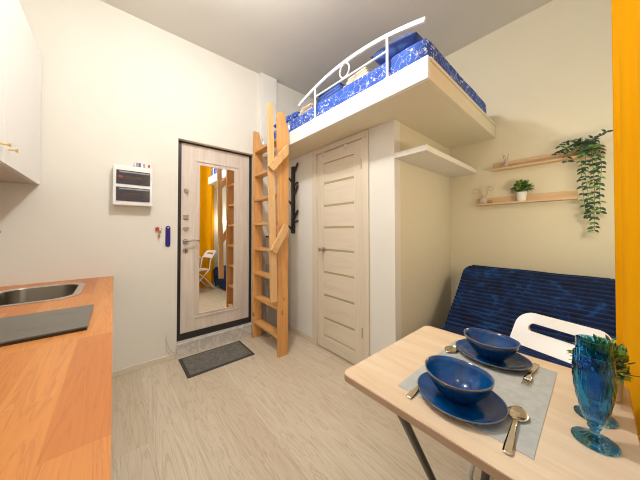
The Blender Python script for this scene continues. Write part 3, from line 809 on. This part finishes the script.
link('twig', tube(B(), [(0,0,.03), (0,.012,.09), (-.004,.035,.13), (-.006,.05,.165)], .0026, 6), M['twig'], tv, smooth=True)
link('pebble', lathe(B(), [(0,0),(.016,.004),(.018,.014),(.012,.030),(0,.036)], 14), M['brown_vase'], tv, smooth=True, loc=(-.01, -.052, 0))

# ------------------------------------------------------------------ curtain
cu = empty('curtain', (1.38, -.12, 0), 'long mustard yellow curtain hanging at the window beside the sofa', 'curtain')
bm = B(); xs0, xs1 = .93, 1.745; nx = 150; rows = 14
def cy_(x, t):
    # t 0 floor .. 1 rod
    base_y = -.128
    peaks = ((1.665, .074, .05), (1.41, .066, .12), (1.10, .048, .11))
    y = base_y
    for px, h, w_ in peaks: y += h*math.exp(-((x-px)/w_)**2)
    y += .008-.016*t
    return y
grid = []
for k in range(rows+1):
    t = k/rows; z = .02 + t*3.03; row = []
    for i in range(nx+1):
        x = xs0 + (xs1-xs0)*i/nx
        sway = .006*math.sin(z*1.7+x*3)
        row.append(bm.verts.new((x-1.38, cy_(x, t)+.12 - (.004 if False else 0), z)))
    grid.append(row)
for a, b in zip(grid, grid[1:]):
    for i in range(nx): bm.faces.new((a[i], a[i+1], b[i+1], b[i]))
link('drape', bm, M['curtain'], cu, smooth=True)
cr_ = empty('curtain_rod', (.6, -.16, 3.08), 'white curtain rod above the window', 'curtain rod')
link('rod', tube(B(), [(-1.1,0,0),(1.3,0,0)], .012, 12), M['white_metal'], cr_, smooth=.8)
for x in (-1.0, 1.22):
    bm = B(); tube(bm, [(x,0,0),(x,-.118,0)], .008, 8); link('bracket', bm, M['white_metal'], cr_)

# ------------------------------------------------------------------ sofa
so = empty('sofa', (2.28, .39, 0), 'navy blue ribbed plush sofa bed against the right wall', 'sofa')
def ribsheet(profile, y0, y1, per, amp, ny=30, cornr=.06, top_round=True):
    """profile: xz points of a closed loop in order; ribs run along y"""
    # resample
    ps = [Vector((x, 0, z)) for x, z in profile]; seg = []; total = 0
    for a, b in zip(ps, ps[1:]+ps[:1]): seg.append((a, b, (b-a).length)); total += (b-a).length
    step = per/6; n = int(total/step); out = []
    for i in range(n):
        s = i*total/n
        for a, b, l in seg:
            if s <= l: out.append(a.lerp(b, s/l)); break
            s -= l
    # smooth corners
    for _ in range(10): out = [(out[i-1]+out[i]*2+out[(i+1) % n])/4 for i in range(n)]
    bm = B(); zmax = max(p.z for p in out); cols = []
    for i in range(n):
        p = out[i]; t = (out[(i+1) % n]-out[i-1]).normalized(); nr = Vector((t.z, 0, -t.x))
        q = p + nr*amp*abs(math.sin(PI*i*total/n/per))*-1
        dtop = zmax-p.z; ins = 0
        if top_round and dtop < cornr: ins = cornr-math.sqrt(max(0, cornr**2-(cornr-dtop)**2))
        row = []
        for j in range(ny+1):
            v = j/ny; y = y0+ins+(y1-y0-2*ins)*v
            e = min(v, 1-v)*(y1-y0); sh = 1 - .12*max(0, 1-e/.05)**2
            w_ = .007*noise.noise(Vector((q.x*3, y*4, q.z*3)))
            row.append(bm.verts.new((q.x+nr.x*w_, y, q.z+nr.z*w_)))
        cols.append(row)
    for i in range(n):
        a, b = cols[i], cols[(i+1) % n]
        for j in range(ny): bm.faces.new((a[j], b[j], b[j+1], a[j+1]))
    for j in (0, ny):
        try: bm.faces.new([c[j] for c in cols])
        except ValueError: pass
    bmesh.ops.triangulate(bm, faces=[f for f in bm.faces if len(f.verts) > 4])
    bmesh.ops.translate(bm, verts=bm.verts, vec=(-2.28, -.39, 0))
    return bm
SY0, SY1 = -.115, .868
link('backrest', ribsheet([(2.14,.40),(2.64,.865),(2.70,.902),(2.77,.895),(2.79,.86),(2.79,.12),(2.50,.12)], SY0, SY1, .038, .019), M['velvet'], so, smooth=True)
link('seat', ribsheet([(1.74,.06),(1.72,.36),(1.76,.435),(2.0,.45),(2.24,.45),(2.55,.40),(2.55,.06)], SY0+.06, SY1+.012, .036, .009, cornr=.02), M['velvet'], so, smooth=True)
for x in (-.52, .42):
    for y in (-.42, .40): link('foot', lathe(B(), [(0,0),(.02,0),(.024,.07),(0,.07)], 14), M['black'], so, loc=(x, y, 0))

# ------------------------------------------------------------------ dining table
TZ = .75
ta = empty('dining_table', (.96, .28, 0), 'pale wood dining table with dark steel legs beside the curtain', 'table')
bm = B(); tx0, tx1, ty0, ty1 = .633, 1.303, -.062, .618
pl_ = [(x-.96, y-.28) for x, y in rrect(tx0, ty0, tx1, ty1, .03, 6)]
prism(bm, [(x, y, TZ-.022) for x, y in pl_], (0,0,.022))
for f in bm.faces: f.material_index = 0 if abs(f.normal.z) > .9 or abs(f.calc_center_median().z - TZ) < .001 else 1
bm.normal_update()
for f in bm.faces: f.material_index = 0 if f.calc_center_median().z > TZ-.001 else 1
es = [e for e in bm.edges if all(v.co.z > TZ-.001 for v in e.verts) and any(f.calc_center_median().z < TZ-.001 for f in e.link_faces)]
bmesh.ops.bevel(bm, geom=es, offset=.002, segments=2, affect='EDGES')
bm.normal_update()
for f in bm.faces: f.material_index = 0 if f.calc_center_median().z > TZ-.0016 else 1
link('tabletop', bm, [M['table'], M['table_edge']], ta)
for y, xa, xb in ((.385, .648, 1.085), (.045, .648, 1.085), (.27, 1.27, .70), (.13, 1.27, .70)):
    bm = B(); tube(bm, [(xa-.96, y-.28, TZ-.024), (xb-.96, y-.28, .014)], .0125, 12)
    lg = link('leg', bm, M['leg_steel'], ta, smooth=.8)
    link('foot_cap', lathe(B(), [(0,0),(.016,0),(.016,.02),(0,.022)], 12), M['black'], lg, loc=(xb-.96, y-.28, 0))
for x, z in ((.70, .03), (1.085, .03)): link('cross_bar', tube(B(), [(x-.96, .05-.28, z), (x-.96, .38-.28, z)], .008, 10), M['leg_steel'], ta, smooth=.8)

# placemat
o = link('placemat', box(B(), (.722, .100, TZ), (1.226, .441, TZ+.0018), .0006), M['placemat']); tag(o, 'grey woven placemat under the two place settings', 'placemat')

# crockery
def boat(prof, n=48, sx=1., sy=1., lift=0., mis=None):
    """oval ware with raised ends along y"""
    bm = B(); rings = []
    for (r, z) in prof:
        if r < 1e-6: rings.append([bm.verts.new((0,0,z))]); continue
        ring = []
        for j in range(n):
            a = 2*PI*j/n; x, y = r*math.cos(a)*sx, r*math.sin(a)*sy
            ring.append(bm.verts.new((x, y, z + lift*(r/.1)**2*(math.sin(a)**2))))
        rings.append(ring)
    for i, (a, b) in enumerate(zip(rings, rings[1:])):
        for j in range(n):
            if len(a) == 1: f = bm.faces.new((a[0], b[j], b[(j+1) % n]))
            elif len(b) == 1: f = bm.faces.new((a[j], a[(j+1) % n], b[0]))
            else: f = bm.faces.new((a[j], a[(j+1) % n], b[(j+1) % n], b[j]))
            f.material_index = mis[i] if mis else 0
    return bm
gm = [M['glaze'], M['glaze_out'], M['rim']]
ZP = TZ+.0022
plate_prof = [(0,.0), (.055,.0), (.062,.002), (.085,.010), (.0995,.0175), (.1,.020), (.098,.0205), (.085,.014), (.065,.007), (.05,.0055), (0,.0055)]
bowl_prof = [(0,.0), (.038,.0), (.042,.003), (.060,.016), (.080,.038), (.094,.062), (.098,.074), (.0985,.0765), (.095,.0765), (.090,.062), (.075,.036), (.055,.017), (.035,.009), (0,.008)]
def plate(label, x, y, rz, sx, sy):
    o = empty('plate', (x, y, ZP), label, 'plate', rz, group='blue plates on the placemat')
    link('plate_body', boat(plate_prof, 56, sx, sy, .004, [1,1,1,1,2,2,0,0,0,0]), gm, o, smooth=True); return o
def bowl(label, x, y, rz, sx, sy):
    o = empty('bowl', (x, y, ZP+.0060), label, 'bowl', rz, group='blue bowls on the plates')
    link('bowl_body', boat(bowl_prof, 56, sx, sy, .006, [1]*6+[2,2]+[0]*5), gm, o, smooth=True); return o
plate('blue oval plate nearer the camera, under the nearer bowl', .797, .280, -.06, 1.10, 1.19)
plate('blue oval plate nearer the sofa, under the farther bowl', 1.155, .285, -.08, 1.03, 1.28)
bowl('deep blue bowl on the plate nearer the camera', .800, .284, -.10, .88, .95)
bowl('deep blue bowl on the plate nearer the sofa', 1.150, .285, -.12, .83, .96)

# cutlery: built along +x (tip at +x), origin at the handle end, resting on z=0
def strip(bm, st, th=.0016):
    """st: list of (x, halfwidth, z, crown)"""
    rows = []
    for x, w_, z, cup in st:
        rows.append([bm.verts.new((x, w_*u, z + cup*(u*u))) for u in (-1, -.6, -.2, .2, .6, 1)])
    for a, b in zip(rows, rows[1:]):
        for j in range(5): bm.faces.new((a[j], b[j], b[j+1], a[j+1]))
    bmesh.ops.recalc_face_normals(bm, faces=bm.faces)
    bmesh.ops.solidify(bm, geom=bm.faces[:], thickness=th)
    return bm
def spoon(name, label, loc, rz, group):
    o = empty(name, loc, label, 'spoon', rz, group=group)
    link('handle', strip(B(), [(0,.006,.004,0),(.004,.0095,.004,0),(.03,.0095,.0045,0),(.07,.0075,.008,0),(.10,.0055,.012,0),(.125,.005,.010,0),(.136,.006,.008,.0)]), M['cutlery'], o, smooth=True)
    st = []
    for i in range(13):
        t = i/12; w_ = max(.0035, .0245*math.sin(PI*(.06+.94*t))**.62 * (1.0 if t < .5 else 1)) if t < 1 else .004
        st.append((.134+.066*t, w_, .0085-.007*math.sin(PI*min(1, t*1.02)), .0055*math.sin(PI*t)))
    link('spoon_bowl', strip(B(), st), M['cutlery'], o, smooth=True); return o
def fork(name, label, loc, rz, group):
    o = empty(name, loc, label, 'fork', rz, group=group)
    link('handle', strip(B(), [(0,.006,.004,0),(.004,.009,.004,0),(.03,.009,.0045,0),(.07,.007,.008,0),(.105,.0045,.012,0),(.13,.0045,.011,0),(.142,.011,.008,0),(.156,.012,.0055,0)]), M['cutlery'], o, smooth=True)
    bm = B()
    for k in range(4):
        y = -.0096+.0064*k
        tube(bm, [(.154,y,.005),(.175,y,.003),(.19,y,.004),(.198,y,.006)], [.0019,.0017,.0014,.0007], 6)
    link('tines', bm, M['cutlery'], o, smooth=True); return o
ZC = TZ+.002
spoon('spoon', 'steel tablespoon lying beside the nearer plate on the curtain side', (.690, .142, ZC), .05, 'spoons')
fork('fork', 'steel fork with only its handle showing under the nearer plate', (.692, .386, ZC-.0012), .0, 'forks')
fork('fork', 'steel fork beside the farther plate with tines toward the camera', (1.232, .158, ZC), PI-.02, 'forks')
spoon('spoon', 'steel tablespoon beside the farther plate on the door side', (1.265, .408, ZC), PI-.04, 'spoons')

# goblets
def goblet_mesh():
    bm = B(); n = 28
    prof = [(0, .0), (.036, .0), (.041, .0022), (.041, .004), (.026, .010), (.011, .018), (.0085, .026), (.0085, .030), (.012, .034), (.013, .037), (.010, .041), (.016, .048)]
    body = []
    zs = [.056, .070, .084, .098, .112, .126, .140, .154, .168, .180]
    rs = [.0195, .0235, .0272, .0302, .0328, .0348, .0360, .0367, .0368, .0362]
    for z, r in zip(zs, rs): body.append((r, z))
    outp = prof + body + [(.0355,.192), (.0350,.204), (.0350,.212)]
    inn = [(.0330,.2125), (.0328,.204), (.0333,.192)] + [(r-.0032, z) for z, r in list(zip(zs, rs))[::-1]] + [(.012, .052), (0, .050)]
    i0, i1 = len(prof), len(prof)+len(body)
    def fn(i, j):
        if i0 <= i < i1:
            return 1.018 if (j + i-i0) % 2 == 0 else .952
        if i in (2, 3): return 1.0
        if i in (4,): return 1.06 if j % 2 else .94
        return 1.
    lathe(bm, outp+inn, n, fn=fn)
    return bm
def goblet(label, x, y, rz):
    o = empty('goblet', (x, y, TZ+.0005), label, 'glass', rz, group='blue goblets')
    g = link('cup', goblet_mesh(), M['blue_glass'], o, smooth=.12)
    return o
goblet('blue cut glass goblet nearer the camera, in front of its twin', .897, .010, .1)
goblet('blue cut glass goblet nearer the potted plant, behind its twin', 1.015, .010, .3)

# table plant
pt = empty('potted_plant', (1.168, -.012, TZ+.0005), 'small green plant in white pot on the table behind the goblets', 'plant')
link('pot', lathe(B(), [(0,0),(.028,0),(.031,.004),(.037,.074),(.039,.078),(.035,.078),(.033,.068),(0,.066)], 28), M['white_pot'], pt, smooth=.6)
link('soil', lathe(B(), [(.033,.064),(.02,.069),(0,.07)], 20), M['soil'], pt)
fo = bushy(pt, 360, .072, .074, .085, [M['leaf_green'], M['leaf_dark'], M['leaf_green'], M['leaf_light']], .024, .012, 9)
for v in fo.data.vertices: v.co.y = max(-.045, v.co.y)

# ------------------------------------------------------------------ folding chair (white steel tube, plastic back with slot)
ch = empty('folding_chair', (1.40, .185, 0), 'white folding chair tucked between dining table and blue sofa', 'chair')
ang = math.atan2(-.30, .95)   # local +X = backwards; rotated about z
ch.rotation_euler = (0, 0, ang)
W = .172
# back panel with a slot: built in a plane leaning back
ZT = .834
def bp(u, v):   # u across (local y), v up; lean
    return (.085 + (v-.62)*.72, u, v)
outer2 = rrect(-W, .690, W-.0, ZT-.002, [.01,.055,.055,.01], 6); inner2 = rrect(-W+.055, .752, W-.055, .790, .0185, 6)
bm = B(); holed(bm, outer2, inner2, -.007, .007)
for v in bm.verts:
    u, h_, t_ = v.co.x, v.co.y, v.co.z
    curve = .018*(1-(u/W)**2)
    x, y, z = bp(u, h_); v.co = Vector((x + t_ + curve, y, z))
link('backrest', bm, M['white_plastic'], ch)
for s in (-1, 1):
    y = s*(W-.016)
    link('leg', tube(B(), [bp(y, .70), bp(y, .66), (.08, y, .45), (-.13, y, .245), (-.185, y, .19), (-.205, y, .15), (-.208, y, .10), (-.208, y, .012)], .0115, 10), M['white_metal'], ch, smooth=.8)
    y2 = s*(W-.034)
    link('leg', tube(B(), [(-.20, y2, .44), (-.02, y2, .30), (.20, y2, .06), (.215, y2, .012)], .0105, 10), M['white_metal'], ch, smooth=.8)
bm = B(); sp = rrect(-.23, -W+.022, .10, W-.022, .05, 6); prism(bm, [(x, y, .44) for x, y in sp], (0,0,.016), bev=.003)
link('seat', bm, M['white_plastic'], ch)
link('stretcher', tube(B(), [(.20, -W+.034, .062), (.20, W-.034, .062)], .008, 8), M['white_metal'], ch, smooth=.8)
link('stretcher', tube(B(), [(-.208, -W+.008, .06), (-.208, W-.008, .06)], .008, 8), M['white_metal'], ch, smooth=.8)

# ------------------------------------------------------------------ ceiling lamp
LX, LY = .48, 1.25
cl = empty('ceiling_lamp', (LX, LY, H), 'large round white ceiling lamp in the middle of the room', 'lamp')
link('lamp_base', lathe(B(), [(0,0),(.15,0),(.15,-.02),(0,-.02)], 32), M['white_metal'], cl, smooth=.6)
link('lamp_shade', lathe(B(), [(.145,-.02),(.145,-.04),(.11,-.062),(0,-.07)], 32), M['lamp_glow'], cl, smooth=.7)

sc = empty('fill_wall_lamp', (2.08, YB, 1.40), 'added unseen wall lamp beside the curtain, warm fill for the right wall', 'lamp')  # invented fixture, out of view behind the curtain, to brighten the right wall
link('back_plate', box(B(), (-.05, 0, -.06), (.05, .015, .06), .004), M['white_metal'], sc)
link('arm', tube(B(), [(0,.01,0),(0,.10,-.02),(0,.155,0),(0,.155,.03)], .007, 8), M['white_metal'], sc, smooth=.8)
link('bulb', lathe(B(), [(0,.0),(.012,0),(.014,.02),(.012,.025),(0,.027)], 16), M['lamp_glow'], sc, smooth=.8, loc=(0,.155,.02))
cl = empty('ceiling_lamp', (.05, .12, H), 'added unseen small round ceiling lamp near the window, for fill light', 'lamp')  # extra fixture added above the frame to carry a weak fill
link('lamp_base', lathe(B(), [(0,0),(.10,0),(.10,-.02),(0,-.02)], 32), M['white_metal'], cl, smooth=.6)
link('lamp_shade', lathe(B(), [(.095,-.02),(.095,-.04),(.07,-.055),(0,-.06)], 32), M['lamp_glow'], cl, smooth=.7)

# ------------------------------------------------------------------ light
def lamp(name, typ, loc, power, col, rot=(0,0,0), **kw):
    l = bpy.data.lights.new(name, typ); l.energy = power; l.color = col
    for k, v in kw.items(): setattr(l, k, v)
    o = bpy.data.objects.new(name, l); C.objects.link(o); o.location = loc; o.rotation_euler = rot; return o
lamp('ceiling_light', 'POINT', (LX, LY, H-.20), 48, (1, .99, .95), shadow_soft_size=.035)
lamp('ceiling_downlight', 'AREA', (LX, LY, H-.075), 12, (1, .99, .95), shape='DISK', size=.22)
lamp('wall_fill_light', 'POINT', (2.08, YB+.155, 1.48), 9, (1, .88, .62), shadow_soft_size=.06)  # added warm fill for right wall, recess and loft underside
lamp('ceiling_fill_light', 'POINT', (.05, .12, H-.22), 7, (1, .94, .80), shadow_soft_size=.12)  # added weak fill from the window end of the ceiling
lamp('window_fill_light', 'AREA', ((WX0+WX1)/2, YB-.2, (WZ0+WZ1)/2), 30, (1., .98, .93), rot=(PI/2, 0, PI), shape='RECTANGLE', size=WX1-WX0, size_y=WZ1-WZ0)  # soft fill added outside the unseen window opening
w = bpy.data.worlds.new('World'); bpy.context.scene.world = w; w.use_nodes = True
w.node_tree.nodes['Background'].inputs['Color'].default_value = (.75, .85, 1, 1)
w.node_tree.nodes['Background'].inputs['Strength'].default_value = .6

# ------------------------------------------------------------------ camera
cam = bpy.data.cameras.new('camera'); co = bpy.data.objects.new('camera', cam); C.objects.link(co)
yaw, pit, rol = .7120, .0175, -.0015
fw = Vector((math.sin(yaw)*math.cos(pit), math.cos(yaw)*math.cos(pit), math.sin(pit)))
rt = Vector((math.cos(yaw), -math.sin(yaw), 0)); up = rt.cross(fw)
r2 = rt*math.cos(rol)+up*math.sin(rol); u2 = -rt*math.sin(rol)+up*math.cos(rol)
mx = Matrix((r2, u2, -fw)).transposed().to_4x4(); mx.translation = Vector((0, 0, 1.2688))
co.matrix_world = mx
cam.sensor_width = 36; cam.lens = 238.584/640*36; cam.shift_y = -(240-226.18)/640; cam.clip_start = .01
bpy.context.scene.camera = co
bpy.context.scene.cycles.filter_width = 1.05
vs = bpy.context.scene.view_settings
vs.view_transform = 'Standard'; vs.look = 'None'; vs.exposure = .07; vs.gamma = 1.06
